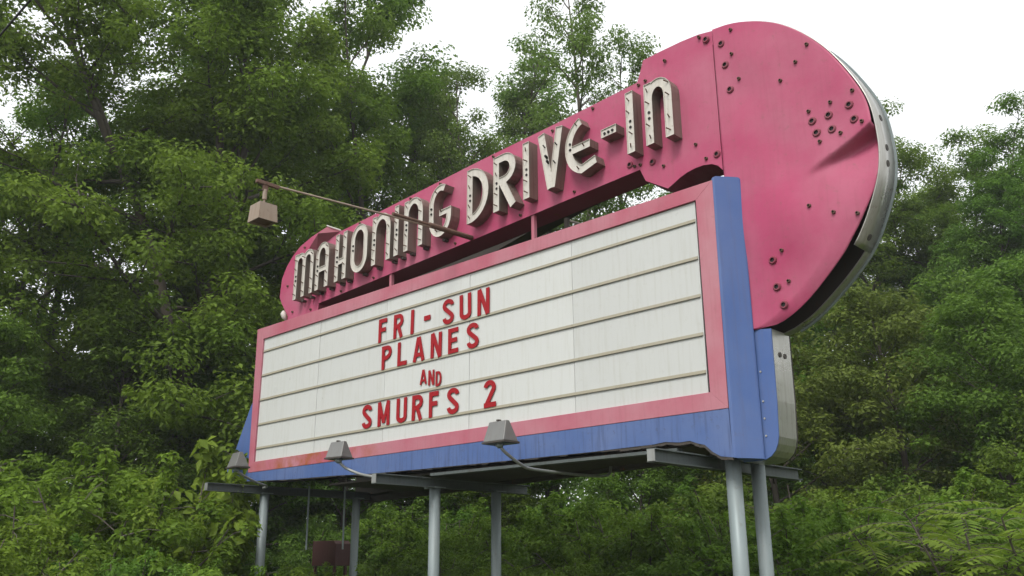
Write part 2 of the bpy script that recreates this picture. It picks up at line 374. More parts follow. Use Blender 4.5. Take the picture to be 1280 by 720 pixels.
for z in rows:
    xl = 10.474 if z > 4.3 else 10.474; xr = max(xright(z), xl+.002)
    for i in range(NX):
        x = xl+(xr-xl)*i/(NX-1); disc.v.append((x, YF+dent(x, z), z))
disc.f = [(j*NX+i, j*NX+i+1, (j+1)*NX+i+1, (j+1)*NX+i) for j in range(NZ-1) for i in range(NX-1)]; disc.m = [0]*len(disc.f)
dk = mk('round_end_sheet', disc, PINK, sign, smooth=True)
so = dk.modifiers.new('s', 'SOLIDIFY'); so.thickness = .008; so.offset = -1
RO = [(x+.018*(x-10.6)/1.9, z+.014*(z-6.4)/2) for x, z in OC]
cut = [i for i, p in enumerate(RO) if p[1] < 4.98][0]
mk('drum_rim', strip(RO[:cut], YF+.03, YB, .014, closed=False), RIM, dk, smooth=True)
mk('drum_back_ring', strip(RO[cut-1:]+[(10.9, 4.22)], YB-.13, YB+.001, .014, closed=False), RIM, dk)
mk('drum_back_sheet', MB().prism([(10.30, 8.47)]+RO+[(10.30, 4.25)], YB+.002, YB+.014), DARKM, dk)
mk('rim_lip', strip(RO[8:], YB-.001, YB+.03, -.022, closed=False), GALV, dk)
for i in (46, 52, 55, 66, 69):
    if i < cut:
        (x, z), (x2, z2) = RO[i], RO[i+1]; nx_, nz_ = -(z2-z), (x2-x); L = math.hypot(nx_, nz_); nx_, nz_ = -nx_/L, -nz_/L
        c = Vector((x, .55, z)); nn = Vector((nx_, 0, nz_))
        if (c-Vector((10.6, .55, 6.4))).dot(nn) < 0: nn = -nn
        mk('rim_hole', MB().tube([c-nn*.01, c+nn*.006], .04, 12), DARKM, dk)
for x, z in ((10.60, 8.20), (10.63, 7.87), (10.66, 7.50), (11.70, 6.66), (11.74, 6.49), (11.91, 6.66), (11.93, 6.47), (12.17, 6.69), (12.21, 6.49), (11.04, 5.05), (11.05, 4.72), (11.11, 4.49)):
    socket(x, z, True, dk, YF+dent(x, z))
for x, z in ((10.76, 8.33), (10.74, 7.98), (10.80, 7.60), (11.67, 6.80), (11.95, 6.81), (12.23, 6.85), (12.30, 6.42), (12.03, 6.38), (11.77, 6.36), (11.58, 7.51), (11.75, 7.68), (11.36, 7.34), (11.17, 5.14), (11.2, 4.76), (11.57, 5.59), (11.84, 5.44), (12.10, 5.36)):
    socket(x, z, False, dk, YF+dent(x, z))

# ---- lower blue shell under the round end
ls = [(10.40, 4.30), (10.915, 4.24), (10.905, 3.39), (10.885, 2.98)]+[(10.64+.235*math.cos(a), 2.96+.235*math.sin(a)) for a in (-R(15), -R(35), -R(55), -R(75), -R(90))]+[(10.42, 2.725)]
lsh = mk('lower_shell', MB().prism(ls, YF+.012, YF+.03), BLUE, sign)
mk('shell_side', strip(ls[1:], YF+.031, YB+.0, .014, closed=False), RIM, lsh)
mk('shell_back', MB().prism(ls, YB+.016, YB+.03), DARKM, lsh)
for z in (3.0, 3.2, 3.4, 3.75): mk('rivet', MB().tube([(10.735, YF+.013, z), (10.735, YF+.002, z)], .012, 8), RIM, lsh)
for x, y in ((10.915, .48), (10.915, .60)): mk('rim_hole', MB().tube([(x-.004, y, 3.95), (x+.006, y, 3.95)], .032, 12), DARKM, lsh)

# ---- rear face of the sign: angled away from the front one, so the two open in a V to the left
RA, RB_ = Vector((10.45, .95, 0)), Vector((-.6, 2.95, 0)); dv = (RB_-RA).normalized(); nv = Vector((-dv.y, dv.x, 0))
if nv.y < 0: nv = -nv
def vq(a0, a1, t0, t1): # quad in plan: along from 0..1, thickness from t0..t1 outward
    P = RA+(RB_-RA)*a0; Q = RA+(RB_-RA)*a1
    return [tuple((P+nv*t0)[:2]), tuple((Q+nv*t0)[:2]), tuple((Q+nv*t1)[:2]), tuple((P+nv*t1)[:2])]
rear = mk('rear_cabinet', MB().hprism(vq(0, 1, -.06, .30), 3.06, 6.18), DARKM, sign)
mk('rear_apron', MB().hprism(vq(0, 1, .301, .32), 3.0, 3.34), BLUE, rear)
mk('rear_board', MB().hprism(vq(.02, .98, .301, .33), 3.36, 6.17), PINKF, rear)
rb_ = MB().hprism(vq(.06, .97, .05, .35), 7.55, 8.12)
rb_.v = [(x, y, z-.62*max(0, (9.8-x)/10.2) if z < 7.6 else z) for x, y, z in rb_.v]
mk('rear_title_band', rb_, DARKM, rear)
for a in (.12, .35, .62, .9): mk('rear_post', MB().hprism(vq(a, a+.006, .1, .17), 6.19, 7.45-.55*a), DARKM, rear)

BEAMD = paint('dark_green_grey_steel', (.065, .08, .078), .6, .08, dirt=(.05,.03,.02), dirt_amt=.8, streak=.6, rust=.2)
# ---- steel below: cross beams, one long beam, six round posts
def ibeam(x, zt, y0, y1, wd=.13, h=.15):
    a, t = wd/2, .014
    return MB().prism([(x-a, zt), (x+a, zt), (x+a, zt-t), (x+t/2, zt-t), (x+t/2, zt-h+t), (x+a, zt-h+t), (x+a, zt-h), (x-a, zt-h), (x-a, zt-h+t), (x-t/2, zt-h+t), (x-t/2, zt-t), (x-a, zt-t)], y0, y1)
for x, zt, y0, y1 in ((0.0, 3.09, -.93, 3.1), (5.05, 2.90, -.93, 2.35), (10.0, 2.82, -.93, 2.45)):
    bm_ = mk('cross_beam', ibeam(x, zt, y0, y1), BEAMD, sign)
    mk('beam_end_plate', MB().box(x-.05, x+.05, y0-.012, y0-.001, zt-.14, zt-.01), GALVL, bm_)
lb = MB().add([(5.2, .02, 2.95), (9.7, .02, 2.93), (9.7, .16, 2.93), (5.2, .16, 2.95), (5.2, .02, 2.91), (9.7, .02, 2.89), (9.7, .16, 2.89), (5.2, .16, 2.91)],
              [(3,2,1,0), (4,5,6,7), (0,1,5,4), (1,2,6,5), (2,3,7,6), (3,0,4,7)])
mk('long_beam', lb, BEAMD, sign)
mk('bottom_deck', MB().hprism([(2.3, .18), (10.38, .18), (10.38, .93), (2.3, 2.3)], 2.955, 2.985), DARKM, sign)
mk('rear_long_beam', MB().hprism(vq(.03, .97, .0, .12), 2.90, 3.02), DARKM, sign)
for x, y, zt, r in ((0.0, .3, 2.94, .088), (5.0, .3, 2.75, .088), (10.28, .3, 2.80, .092), (0.08, 2.42, 2.94, .082), (5.05, 1.60, 2.75, .082), (10.25, .93, 2.80, .085)):
    p = mk('post', MB().tube([(x, y, -.5), (x, y, zt)], r, 24), GALV, sign, smooth=False)
    for f in p.data.polygons: f.use_smooth = len(f.vertices) == 4
    mk('cap_plate', MB().box(x-.13, x+.13, y-.11, y+.11, zt+.001, zt+.016), GALV, p)
for x, y in ((.45, 1.0), (1.15, 1.35)):
    mk('hanging_rod', MB().tube([(x, y, 3.1), (x+.02, y, 1.9)], .018, 8), GALV, sign)
mk('white_insulator', MB().tube([(.36, YF-.03, 6.36), (.33, YF-.06, 6.42), (.31, YF-.07, 6.50), (.31, YF-.07, 6.56)], [.02, .05, .06, .02], 10), LETF, sign, smooth=True)

# ---- letters
def arc(cx, cz, rx, rz, a0, a1, n=10):
    return [(cx+rx*math.cos(R(a0+(a1-a0)*k/n)), cz+rz*math.sin(R(a0+(a1-a0)*k/n))) for k in range(n+1)]
def ribbon(pts, t, closed=False):
    """constant-width stroke along a centreline, as left/right outline pairs"""
    n = len(pts); L = []; Rr = []
    for i in range(n):
        if closed: a, b = pts[(i-1) % n], pts[(i+1) % n]
        else: a, b = pts[max(i-1, 0)], pts[min(i+1, n-1)]
        p = pts[i]
        d1 = Vector((p[0]-a[0], p[1]-a[1])); d2 = Vector((b[0]-p[0], b[1]-p[1]))
        if d1.length < 1e-9: d1 = d2
        if d2.length < 1e-9: d2 = d1
        d1.normalize(); d2.normalize(); n1 = Vector((-d1.y, d1.x)); n2 = Vector((-d2.y, d2.x)); mm = n1+n2
        mm = mm*(1/max(mm.length_squared, .35))*1.0*2/2
        mm = mm*2*.5
        q = mm*(t/2)*1.0*2/2*1
        # mitre: |n1+n2|^2/2 normalises the offset to t/2
        q = (n1+n2)*(t/2)/max((n1+n2).length_squared/2, .35)
        L.append((p[0]+q.x, p[1]+q.y)); Rr.append((p[0]-q.x, p[1]-q.y))
    return L, Rr
def stroke_bm(pts, t, y0, y1, closed=False):
    L, Rr = ribbon(pts, t, closed); n = len(pts); bm = bmesh.new()
    V = [[bm.verts.new((x, y, z)) for x, z in S_] for y in (y0, y1) for S_ in (L, Rr)]
    fL, fR, bL, bR = V
    for i in range(n if closed else n-1):
        j = (i+1) % n
        for q in ((fL[i], fR[i], fR[j], fL[j]), (bL[j], bR[j], bR[i], bL[i]), (fL[j], bL[j], bL[i], fL[i]), (fR[i], bR[i], bR[j], fR[j])): bm.faces.new(q)
    if not closed:
        bm.faces.new((fL[0], bL[0], bR[0], fR[0])); bm.faces.new((fR[-1], bR[-1], bL[-1], fL[-1]))
    bmesh.ops.recalc_face_normals(bm, faces=bm.faces); return bm
def glyph_mesh(strokes, y0, y1, lip=0, holes=()):
    """union of strokes -> one solid; lip > 0 sinks the front face inside a raised rim"""
    objs = []
    for s_ in strokes:
        pts, t = s_[0], s_[1]; closed = len(s_) > 2
        bm = stroke_bm(pts, t, y0, y1, closed); me = bpy.data.meshes.new('s'); bm.to_mesh(me); bm.free()
        o = bpy.data.objects.new('s', me); COL.objects.link(o); objs.append(o)
    base = objs[0]
    for o in objs[1:]:
        m = base.modifiers.new('u', 'BOOLEAN'); m.operation = 'UNION'; m.solver = 'EXACT'; m.object = o
    dg = bpy.context.evaluated_depsgraph_get(); dg.update()
    me = bpy.data.meshes.new_from_object(base.evaluated_get(dg))
    for o in objs:
        dm = o.data; bpy.data.objects.remove(o); bpy.data.meshes.remove(dm)
    bm = bmesh.new(); bm.from_mesh(me); bmesh.ops.remove_doubles(bm, verts=bm.verts, dist=1e-4)
    bmesh.ops.dissolve_limit(bm, angle_limit=R(1), verts=bm.verts, edges=bm.edges)
    front = [f for f in bm.faces if f.normal.y < -.9]
    for f in front: f.material_index = 1
    if lip:
        bmesh.ops.inset_region(bm, faces=front, thickness=lip, depth=0, use_even_offset=True)
        front = [f for f in front if f.is_valid]
        bmesh.ops.inset_region(bm, faces=front, thickness=.002, depth=-.016, use_even_offset=True)
    bm.to_mesh(me); bm.free(); return me
def title_glyph(ch, W, H, t):
    c = t/2; r = min(W/2, .26)-0
    if ch == 'M':
        q = (W-t)/2; a = q/2; hh = H-c-a
        return [([(c, 0), (c, H)], t), (([(c+.001, hh-.25)]+arc(c+a, hh, a, a, 180, 0, 8)+[(c+q, 0)]), t), (([(c+q+.001, hh-.25)]+arc(c+q+a, hh, a, a, 180, 0, 8)+[(c+2*q, 0)]), t)]
    if ch == 'n':
        a = (W-t)/2; hh = H-c-a*1.3
        return [([(c, 0), (c, H*.985)], t), ([(c+.001, hh-.12)]+arc(W/2, hh, a, a*1.3, 180, 0, 10)+[(W-c, 0)], t)]
    if ch == 'A':
        a = (W-t)/2; hh = H-c-a*1.3
        return [([(c, 0)]+arc(W/2, hh, a, a*1.3, 180, 0, 10)+[(W-c, 0)], t), ([(c, H*.42), (W-c, H*.42)], t*.9)]
    if ch == 'H': return [([(c, 0), (c, H)], t), ([(W-c, 0), (W-c, H)], t), ([(c, H*.40), (W-c, H*.40)], t)]
    if ch == 'O':
        a = (W-t)/2
        return [(arc(W/2, H-c-a*1.25, a, a*1.25, 0, 180, 12)+arc(W/2, c+a*1.25, a, a*1.25, 180, 360, 12), t, 1)]
    if ch == 'I': return [([(c, 0), (c, H)], t)]
    if ch == 'G':
        a = W*.5-c; b = a*1.3
        return [(arc(W*.55, H-c-b, a, b, 62, 180, 10)+arc(W*.55, c+b, a, b, 180, 350, 12)+[(W*.55+a, H*.47)], t), ([(W*.52, H*.44), (W*.55+a+c*.9, H*.44)], t*.9)]
    if ch == 'D':
        a = W-t
        return [([(c, 0), (c, H)], t), ([(c*.6, H-c)]+arc(c*1.2, H/2, a-c*.2, H/2-c, 90, -90, 16)+[(c*.6, c)], t)]
    if ch == 'R':
        b = .52*H; rz = (H-c-b)/2; rx = W*.42
        return [([(c, 0), (c, H)], t), ([(c*.6, H-c)]+arc(W*.46, H-c-rz, rx-c*.2, rz, 90, -90, 12)+[(c*.6, b)], t), ([(W*.36, b), (W-c*1.0, 0)], t)]
    if ch == 'V': return [([(c, H), (W/2-.01, .0)], t), ([(W-c, H), (W/2+.01, 0)], t)]
    if ch == 'E':
        a = W*.60; b = H/2-c
        return [(arc(W*.68, H/2, a, b, 108, 252, 18)+[(W*.95, .16*H)], t), ([(W*.12, H*.47), (W*.78, H*.47)], t*.95)]
    if ch == '-': return [([(0, H/2), (W, H/2)], H)]
T_ = [('M', .83, .66), ('A', 1.58, .43), ('H', 2.22, .36), ('O', 2.72, .50), ('n', 3.36, .53), ('I', 4.00, .13), ('n', 4.27, .50), ('G', 4.91, .56),
      ('D', 5.88, .50), ('R', 6.49, .50), ('I', 7.14, .13), ('V', 7.46, .50), ('E', 8.02, .58), ('-', 8.68, .27), ('I', 9.13, .135), ('n', 9.45, .45)]
rl = random.Random(9)
for ch, x, W in T_:
    z0 = 6.605+.0455*x; H = .94; t = .115 if x < 5.5 else .13
    if ch == 'M': t = .105
    if ch == '-': z0 += .42; H = .13; t = .13
    me = glyph_mesh(title_glyph(ch, W, H, t), 0, .20, .010 if x < 5.5 else .006)
    # electrode holes and tube stand-offs on the upright strokes
    mb = MB(); stems = {'V': [], 'E': [(.07, .5)], '-': [], 'O': [(t/2, .5)], 'G': [(t/2+.02, .5)]}.get(ch, [(t/2, .42)])
    for sx, fz in stems:
        for dz in (.0, .09): mb.tube([(sx, .013, H*fz+dz), (sx, -.0005 if x < 5.5 else .004, H*fz+dz)], .021, 10, 1)
    spots = {'I': [t/2], 'n': [t/2, W-t/2], 'H': [t/2, W-t/2], 'M': [t/2, W/2, W-t/2], 'A': [t/2, W-t/2], 'D': [t/2], 'R': [t/2], 'V': []}.get(ch, [])
    for sx in spots:
        for fz in (.10, .30, .66, .86):
            mb.tube([(sx+rl.uniform(-.02, .02), .016, H*fz), (sx+rl.uniform(-.03, .03), -.045, H*fz+.02)], .009, 6, 0)
    if ch == '-':
        for sx in (.06, .13, .20): mb.tube([(sx, .016, .055), (sx, -.004, .06)], .02, 8, 1)
    if ch == 'V':
        for sx, fz in ((.13, .75), (.17, .55), (.20, .45), (.37, .7), (.33, .4)): mb.tube([(sx, .016, H*fz), (sx+.01, -.04, H*fz+.02)], .010 if fz not in (.55, .45) else .02, 8, 1)
    if ch in 'EG':
        for sx, fz in ((.22, .12), (.2, .87), (.33, .47)): mb.tube([(sx, .016, H*fz), (sx+.01, -.04, H*fz+.02)], .010, 6, 0)
    bm = bmesh.new(); bm.from_mesh(me)
    tm = bpy.data.meshes.new('t'); tm.from_pydata(mb.v, [], mb.f); tm.polygons.foreach_set('material_index', [2+k for k in mb.m]); bm.from_mesh(tm); bm.to_mesh(me); bm.free(); bpy.data.meshes.remove(tm)
    for m in (LETM, LETF, RUST, BLACK): me.materials.append(m)
    rl0 = root_loc(sign)
    sh_ = Matrix.Identity(4); sh_[2][0] = .045          # the line of lettering climbs gently to the right
    me.transform(Matrix.Translation(Vector((x, YF-.201, z0))-rl0) @ sh_)
    o = bpy.data.objects.new('title_letter', me); COL.objects.link(o); o.parent = band; me.name = 'title_letter'
    if ch != '-': o['label'] = 'metal channel letter %s' % ch.upper()

# ---- changeable red letters
def red_glyph(ch, W, H, t):
    c = t/2; u = W-t
    if ch == 'F': return [([(c, 0), (c, H)], t), ([(0, H-c), (W, H-c)], t), ([(0, H*.53), (W*.88, H*.53)], t)]
    if ch == 'E': return [([(c, 0), (c, H)], t), ([(0, H-c), (W, H-c)], t), ([(0, H*.52), (W*.88, H*.52)], t), ([(0, c), (W, c)], t)]
    if ch == 'L': return [([(c, 0), (c, H)], t), ([(0, c), (W, c)], t)]
    if ch == 'I': return [([(W/2, 0), (W/2, H)], W)]
    if ch == '-': return [([(0, H/2), (W, H/2)], H)]
    if ch == 'P': return [([(c, 0), (c, H)], t), ([(c*.5, H-c), (W*.5, H-c)]+arc(W-c-u*.42, H*.74-c*.3, u*.42, H*.26-c*.7, 80, -80, 8)+[(W*.5, H*.48), (c*.5, H*.48)], t)]
    if ch == 'R': return [([(c, 0), (c, H)], t), ([(c*.5, H-c), (W*.5, H-c)]+arc(W-c-u*.42, H*.75-c*.3, u*.42, H*.25-c*.7, 80, -80, 8)+[(W*.5, H*.49), (c*.5, H*.49)], t), ([(W*.50, H*.5), (W-c*1.05, 0)], t)]
    if ch == 'U': return [([(c, H), (c, H*.28)]+arc(W/2, H*.24, u/2, H*.24-c, 180, 360, 10)+[(W-c, H*.28), (W-c, H)], t)]
    if ch == 'N': return [([(c, 0), (c, H)], t), ([(W-c, 0), (W-c, H)], t), ([(c*1.1, H), (W-c*1.1, 0)], t)]
    if ch == 'M': return [([(c, 0), (c, H)], t), ([(W-c, 0), (W-c, H)], t), ([(c*1.1, H), (W/2, H*.12)], t*.85), ([(W-c*1.1, H), (W/2, H*.12)], t*.85)]
    if ch == 'A': return [([(c, 0), (W/2-c*.2, H)], t), ([(W-c, 0), (W/2+c*.2, H)], t), ([(W*.25, H*.27), (W*.75, H*.27)], t*.9)]
    if ch == 'D': return [([(c, 0), (c, H)], t), ([(c*.5, H-c), (W*.4, H-c)]+arc(W*.45, H/2, W*.55-c, H/2-c, 80, -80, 12)+[(W*.4, c), (c*.5, c)], t)]
    if ch == 'S':
        a = u/2; top = arc(W/2, H*.745, a, H*.255-c, 0, 215, 12); bot_ = arc(W/2, H*.255, a, H*.255-c, 35, -180, 12)
        return [(top+bot_, t)]
    if ch == '2':
        a = u/2; return [(arc(W/2, H*.73, a, H*.27-c, 175, -28, 12)+[(c*1.35, c*1.2)], t), ([(0, c), (W, c)], t)]
G_ = 'red letters on the white board'
rows_ = [
 ('top line', 5.225+.022, .415, .072, [('F', 3.77, .22, 'F at the start of the top line'), ('R', 4.18, .25, 'R in the top line, between the F and the I'), ('I', 4.63, .075, 'plain upright I, just left of the dash in the top line'), ('-', 4.97, .155, 'short red dash'), ('S', 5.43, .26, 'S in the top line, right of the dash'), ('U', 5.83, .26, 'U in the top line, between S and N'), ('N', 6.23, .26, 'N at the end of the top line')]),
 ('second line', 4.735+.022, .405, .072, [('P', 3.89, .26, 'P at the start of the second line'), ('L', 4.31, .24, 'L in the second line'), ('A', 4.71, .29, 'tall A in the second line'), ('N', 5.15, .26, 'N in the second line, between A and E'), ('E', 5.57, .23, 'E in the second line'), ('S', 6.00, .26, 'S at the end of the second line')]),
 ('small line', 4.33, .24, .038, [('A', 4.90, .17, 'small thin A in the short middle word'), ('N', 5.11, .14, 'small thin N in the short middle word'), ('D', 5.285, .135, 'small thin D, sitting lowest in the short middle word')]),
 ('bottom line', 3.785+.022, .405, .074, [('S', 3.41, .26, 'S at the start of the bottom line'), ('M', 3.84, .31, 'wide M in the bottom line'), ('U', 4.33, .26, 'U in the bottom line, between M and R'), ('R', 4.72, .26, 'R in the bottom line, between U and F'), ('F', 5.14, .22, 'F in the bottom line'), ('S', 5.56, .265, 'S in the bottom line, right after the F'), ('2', 6.38, .25, 'numeral 2 standing apart at the end of the bottom line')])]
for line, z0, H, t, L_ in rows_:
    for ch, x, W, desc in L_:
        z = z0; h = H; tt = t; w_ = W
        if ch == '-': z += .165; h = .08
        if line == 'small line': z = {'A': 4.36, 'N': 4.325, 'D': 4.285}[ch]
        me = glyph_mesh(red_glyph(ch, w_, h, tt), 0, .008); me.materials.append(RED); me.materials.append(RED)
        tilt = rl.uniform(-.02, .02)
        me.transform(Matrix.Rotation(tilt, 4, 'Y'))
        o = bpy.data.objects.new('red_letter' if ch not in '-2' else ('red_dash' if ch == '-' else 'red_numeral'), me); COL.objects.link(o)
        o.location = (x, .014, z)
        lab = desc if 'dash' in desc else 'red plastic '+desc
        if ch == '-': lab = 'short red dash between the words of the top line'
        tag(o, lab, 'letter', G_)

# ---- hanging lamp on its long arm
lamp = empty('hanging_lamp', (5.8, -3.50, 6.45), 'rusty tan box lamp hanging from a long thin arm off the title band', 'lamp')
mk('arm', MB().tube([(5.8, .28, 6.71), (5.8, -1.6, 6.61), (5.8, -3.50, 6.49)], .015, 10), LAMPB, lamp, smooth=True)
mk('arm_sleeve', MB().tube([(5.8, .29, 6.71), (5.8, -.62, 6.69)], .042, 12), RUST, lamp)
mk('arm_sleeve', MB().tube([(5.8, -.60, 6.691), (5.8, -1.35, 6.67)], .027, 10), RUST, lamp)
mk('bracket', MB().box(5.775, 5.825, -3.64, -3.30, 6.465, 6.515).box(5.785, 5.815, -3.54, -3.46, 6.38, 6.50), RUST, lamp, bevel=.006)
mk('drop_rod', MB().tube([(5.8, -3.50, 6.42), (5.8, -3.50, 6.15)], .014, 8).tube([(5.8, -3.50, 6.40), (5.8, -3.50, 6.26)], .03, 10), LAMPB, lamp)
ca, sa = 1.0, 0.0
def rq(h, z, o=(5.8, -3.50)):
    return [(o[0]+ca*a*h-sa*b*h, o[1]+sa*a*h+ca*b*h, z) for a, b in ((-1,-1), (1,-1), (1,1), (-1,1))]
hb = MB(); V_ = rq(.125, 6.17)+rq(.14, 5.93)+rq(.125, 5.93)+rq(.112, 6.14)
hb.add(V_, [(3,2,1,0)[::-1]]+[(4+i, 4+(i+1) % 4, (i+1) % 4, i) for i in range(4)]+[(8+i, 8+(i+1) % 4, 4+(i+1) % 4, 4+i) for i in range(4)]+[(12+i, 12+(i+1) % 4, 8+(i+1) % 4, 8+i) for i in range(4)]+[(12, 13, 14, 15)], 0)
mk('lamp_shade', hb, LAMPB, lamp)
mk('lens', MB().add(rq(.122, 5.955)+rq(.122, 5.97), [(3,2,1,0), (4,5,6,7), (0,1,5,4), (1,2,6,5), (2,3,7,6), (3,0,4,7)]), RUST, lamp)

# ---- three floodlights on bent conduit arms
def floodlight(cx, cy, cz, arm, label, s=1.0, yaw=0):
    f = empty('floodlight', (cx, cy, cz), label, 'floodlight', 'floodlights along the foot of the sign')
    cq, sq = math.cos(yaw), math.sin(yaw)
    def P(x, y, z): return (cx+s*(x*cq-y*sq), cy+s*(x*sq+y*cq), cz+s*z)
    w0, w1 = .155, .185
    # tent-shaped housing: short ridge, flared walls, open mouth below
    A = [P(-w0, -.02, .14), P(w0, -.02, .14), P(w0, .04, .14), P(-w0, .04, .14), P(-w1, -.10, -.12), P(w1, -.10, -.12), P(w1, .17, -.12), P(-w1, .17, -.12)]
    mk('housing', MB().add(A, [(0,1,2,3), (4,5,1,0), (5,6,2,1), (6,7,3,2), (7,4,0,3), (7,6,5,4)]), FLOOD, f, bevel=.008)
    B = [P(x, y, z) for z in (-.121, -.147) for x, y in ((-w1-.014, -.115), (w1+.014, -.115), (w1+.014, .185), (-w1-.014, .185))]
    mk('mouth_rim', MB().add(B, [(0,1,2,3), (7,6,5,4), (0,4,5,1), (1,5,6,2), (2,6,7,3), (3,7,4,0)]), DARKM, f, bevel=.004)
    Cc = [P(x, y, z) for z in (-.148, -.152) for x, y in ((-w1+.01, -.09), (w1-.01, -.09), (w1-.01, .16), (-w1+.01, .16))]
    mk('glass', MB().add(Cc, [(0,1,2,3), (7,6,5,4), (0,4,5,1), (1,5,6,2), (2,6,7,3), (3,7,4,0)]), GLASS, f)
    mk('ridge_clip', MB().box(cx-.02, cx+.02, cy-.025, cy+.03, cz+.141*s, cz+.16*s), DARKM, f)
    a0 = Vector(arm[0])
    mk('knuckle', MB().tube([P(0, -.03, -.153), a0+Vector((0, 0, .02)), a0], [.04, .045, .03], 10), GALV, f, smooth=True)
    pts = []
    P_ = [Vector(p) for p in arm]
    for i in range(len(P_)-1):
        p0, p1, p2, p3 = P_[max(i-1, 0)], P_[i], P_[i+1], P_[min(i+2, len(P_)-1)]
        for k in range(5):
            q = k/5; pts.append(.5*((2*p1)+(-p0+p2)*q+(2*p0-5*p1+4*p2-p3)*q*q+(-p0+3*p1-3*p2+p3)*q**3))
    pts.append(P_[-1])
    mk('arm', MB().tube(pts, .021, 10), GALVL, f, smooth=True)
    return f
floodlight(7.70, -1.00, 3.225, [(7.72, -.98, 3.03), (7.74, -.90, 2.96), (7.72, -.60, 2.84), (7.70, -.35, 2.80), (7.7, .6, 2.79), (7.7, 1.2, 2.82), (7.7, 1.3, 2.95)], 'square grey floodlight in front of the blue apron, the nearest and rightmost of the three')
floodlight(4.20, -1.00, 3.305, [(4.24, -.98, 3.11), (4.30, -.90, 3.03), (4.55, -.82, 2.93), (4.95, -.88, 2.86)], 'dark grey floodlight under the rust-stained part of the frame, the middle one of the three', .93, .15)
floodlight(.97, -.90, 3.42, [(1.0, -.88, 3.22), (.98, -.75, 3.16), (.75, -.35, 3.08), (.55, 0.0, 3.04), (.25, .1, 3.03)], 'pale floodlight half hidden by leaves at the far left corner of the board', .98, -.1)

# ---- odd things below and above
bx = MB().prism([(-1.85, 1.60), (-.98, 1.60), (-.98, 2.06), (-1.06, 2.13), (-1.85, 2.13)], 2.7, 3.1)
for lx in (-1.80, -1.08):
    for ly in (2.72, 3.0): bx.box(lx, lx+.06, ly, ly+.06, -.2, 1.598)
tag(mk('metal_box', bx, REDBOX, loc=(-1.4, 2.8, 0), bevel=.01), 'dark rust-red metal box on legs, low among the bushes behind the posts', 'box')
wp = []
for k in range(41):
    q = (k-20)/20; wp.append((-11.53+(22.6--11.53)*(k/40), -6.29+(-6.40--6.29)*(k/40), 9.0-.5+.9*q*q))
tag(mk('overhead_cable', MB().tube(wp, .016, 8), CABLE, loc=(0, 0, 0)), 'black overhead cable crossing the top left corner of the sky', 'cable')

# slight haze, added largely to lift the dark gaps in the foliage
hz, hzt, hzb = newmat('lifting_haze'); hzt.nodes.remove(hzb)
pv = hzt.nodes.new('ShaderNodeVolumePrincipled'); pv.inputs['Color'].default_value = (.93, .96, 1, 1); pv.inputs['Density'].default_value = .0007; pv.inputs['Anisotropy'].default_value = .0
hzt.links.new(pv.outputs[0], hzt.nodes['Material Output'].inputs['Volume'])
tag(mk('haze', MB().box(-1510, 1510, -1510, 1510, -2, 34), hz), 'thin pale haze over the whole scene, added to lighten the dark foliage', 'haze', kind='stuff')

# ================================================================== TREES AND BUSHES
def leaves_mesh(name, centers, radii, per, size, rng, squash=.6, droop=.25, wr=.52, gap=0):
    """many small folded leaves, gathered in clumps"""
    nC = len(centers); tot = int(nC*per)
    wt = radii**1.7; ci = rng.choice(nC, tot, p=wt/wt.sum()); c = centers[ci]; rad = radii[ci]
    dr = rng.normal(size=(tot, 3)); dr /= np.linalg.norm(dr, axis=1, keepdims=True)
    u = rng.random(tot)**.42
    pos = c+dr*(rad*u)[:, None]*np.array([1, 1, squash])
    nrm = dr*.55+np.array([0, 0, .75])+rng.normal(size=(tot, 3))*.42
    nrm /= np.linalg.norm(nrm, axis=1, keepdims=True)
    ax = dr*np.array([1, 1, .3])+rng.normal(size=(tot, 3))*.6; ax[:, 2] -= droop
    ax -= nrm*(ax*nrm).sum(1, keepdims=True); ax /= np.linalg.norm(ax, axis=1, keepdims=True)+1e-9
    sd = np.cross(nrm, ax); L = (size*rng.uniform(.65, 1.3, tot))[:, None]; W = L*wr*.5
    v = np.empty((tot, 4, 3))
    v[:, 0] = pos-ax*L*.5
    v[:, 1] = pos+sd*W+nrm*W*.35-ax*L*.02
    v[:, 2] = pos+ax*L*.5-nrm*L*.10
    v[:, 3] = pos-sd*W+nrm*W*.35-ax*L*.02
    tc = rng.random(nC)
    tint = np.clip(.55*tc[ci]+.45*rng.random(tot)+rng.normal(size=tot)*.08, 0, 1)
    return v.reshape(-1, 3), np.repeat(tint, 4)
def to_mesh(name, v, tint, mat):
    n = len(v)//4; me = bpy.data.meshes.new(name)
    me.vertices.add(n*4); me.vertices.foreach_set('co', v.astype(np.float32).ravel())
    b = np.arange(n)*4
    idx = np.stack([b, b+1, b+2, b, b+2, b+3], 1).ravel()
    me.loops.add(n*6); me.loops.foreach_set('vertex_index', idx.astype(np.int32))
    me.polygons.add(n*2); me.polygons.foreach_set('loop_start', (np.arange(n*2)*3).astype(np.int32))
    me.polygons.foreach_set('loop_total', np.full(n*2, 3, np.int32))
    at = me.attributes.new('tint', 'FLOAT', 'POINT'); at.data.foreach_set('value', tint.astype(np.float32))
    me.materials.append(mat); me.update(calc_edges=True); me.validate(); return me
def curve(p, d, L, n, rng, rise, wob):
    pts = [np.array(p, float)]; d = np.array(d, float); d /= np.linalg.norm(d)
    for i in range(n):
        d = d+np.array([rng.normal()*wob, rng.normal()*wob, rise+rng.normal()*wob*.5]); d /= np.linalg.norm(d)
        pts.append(pts[-1]+d*L/n)
    return pts
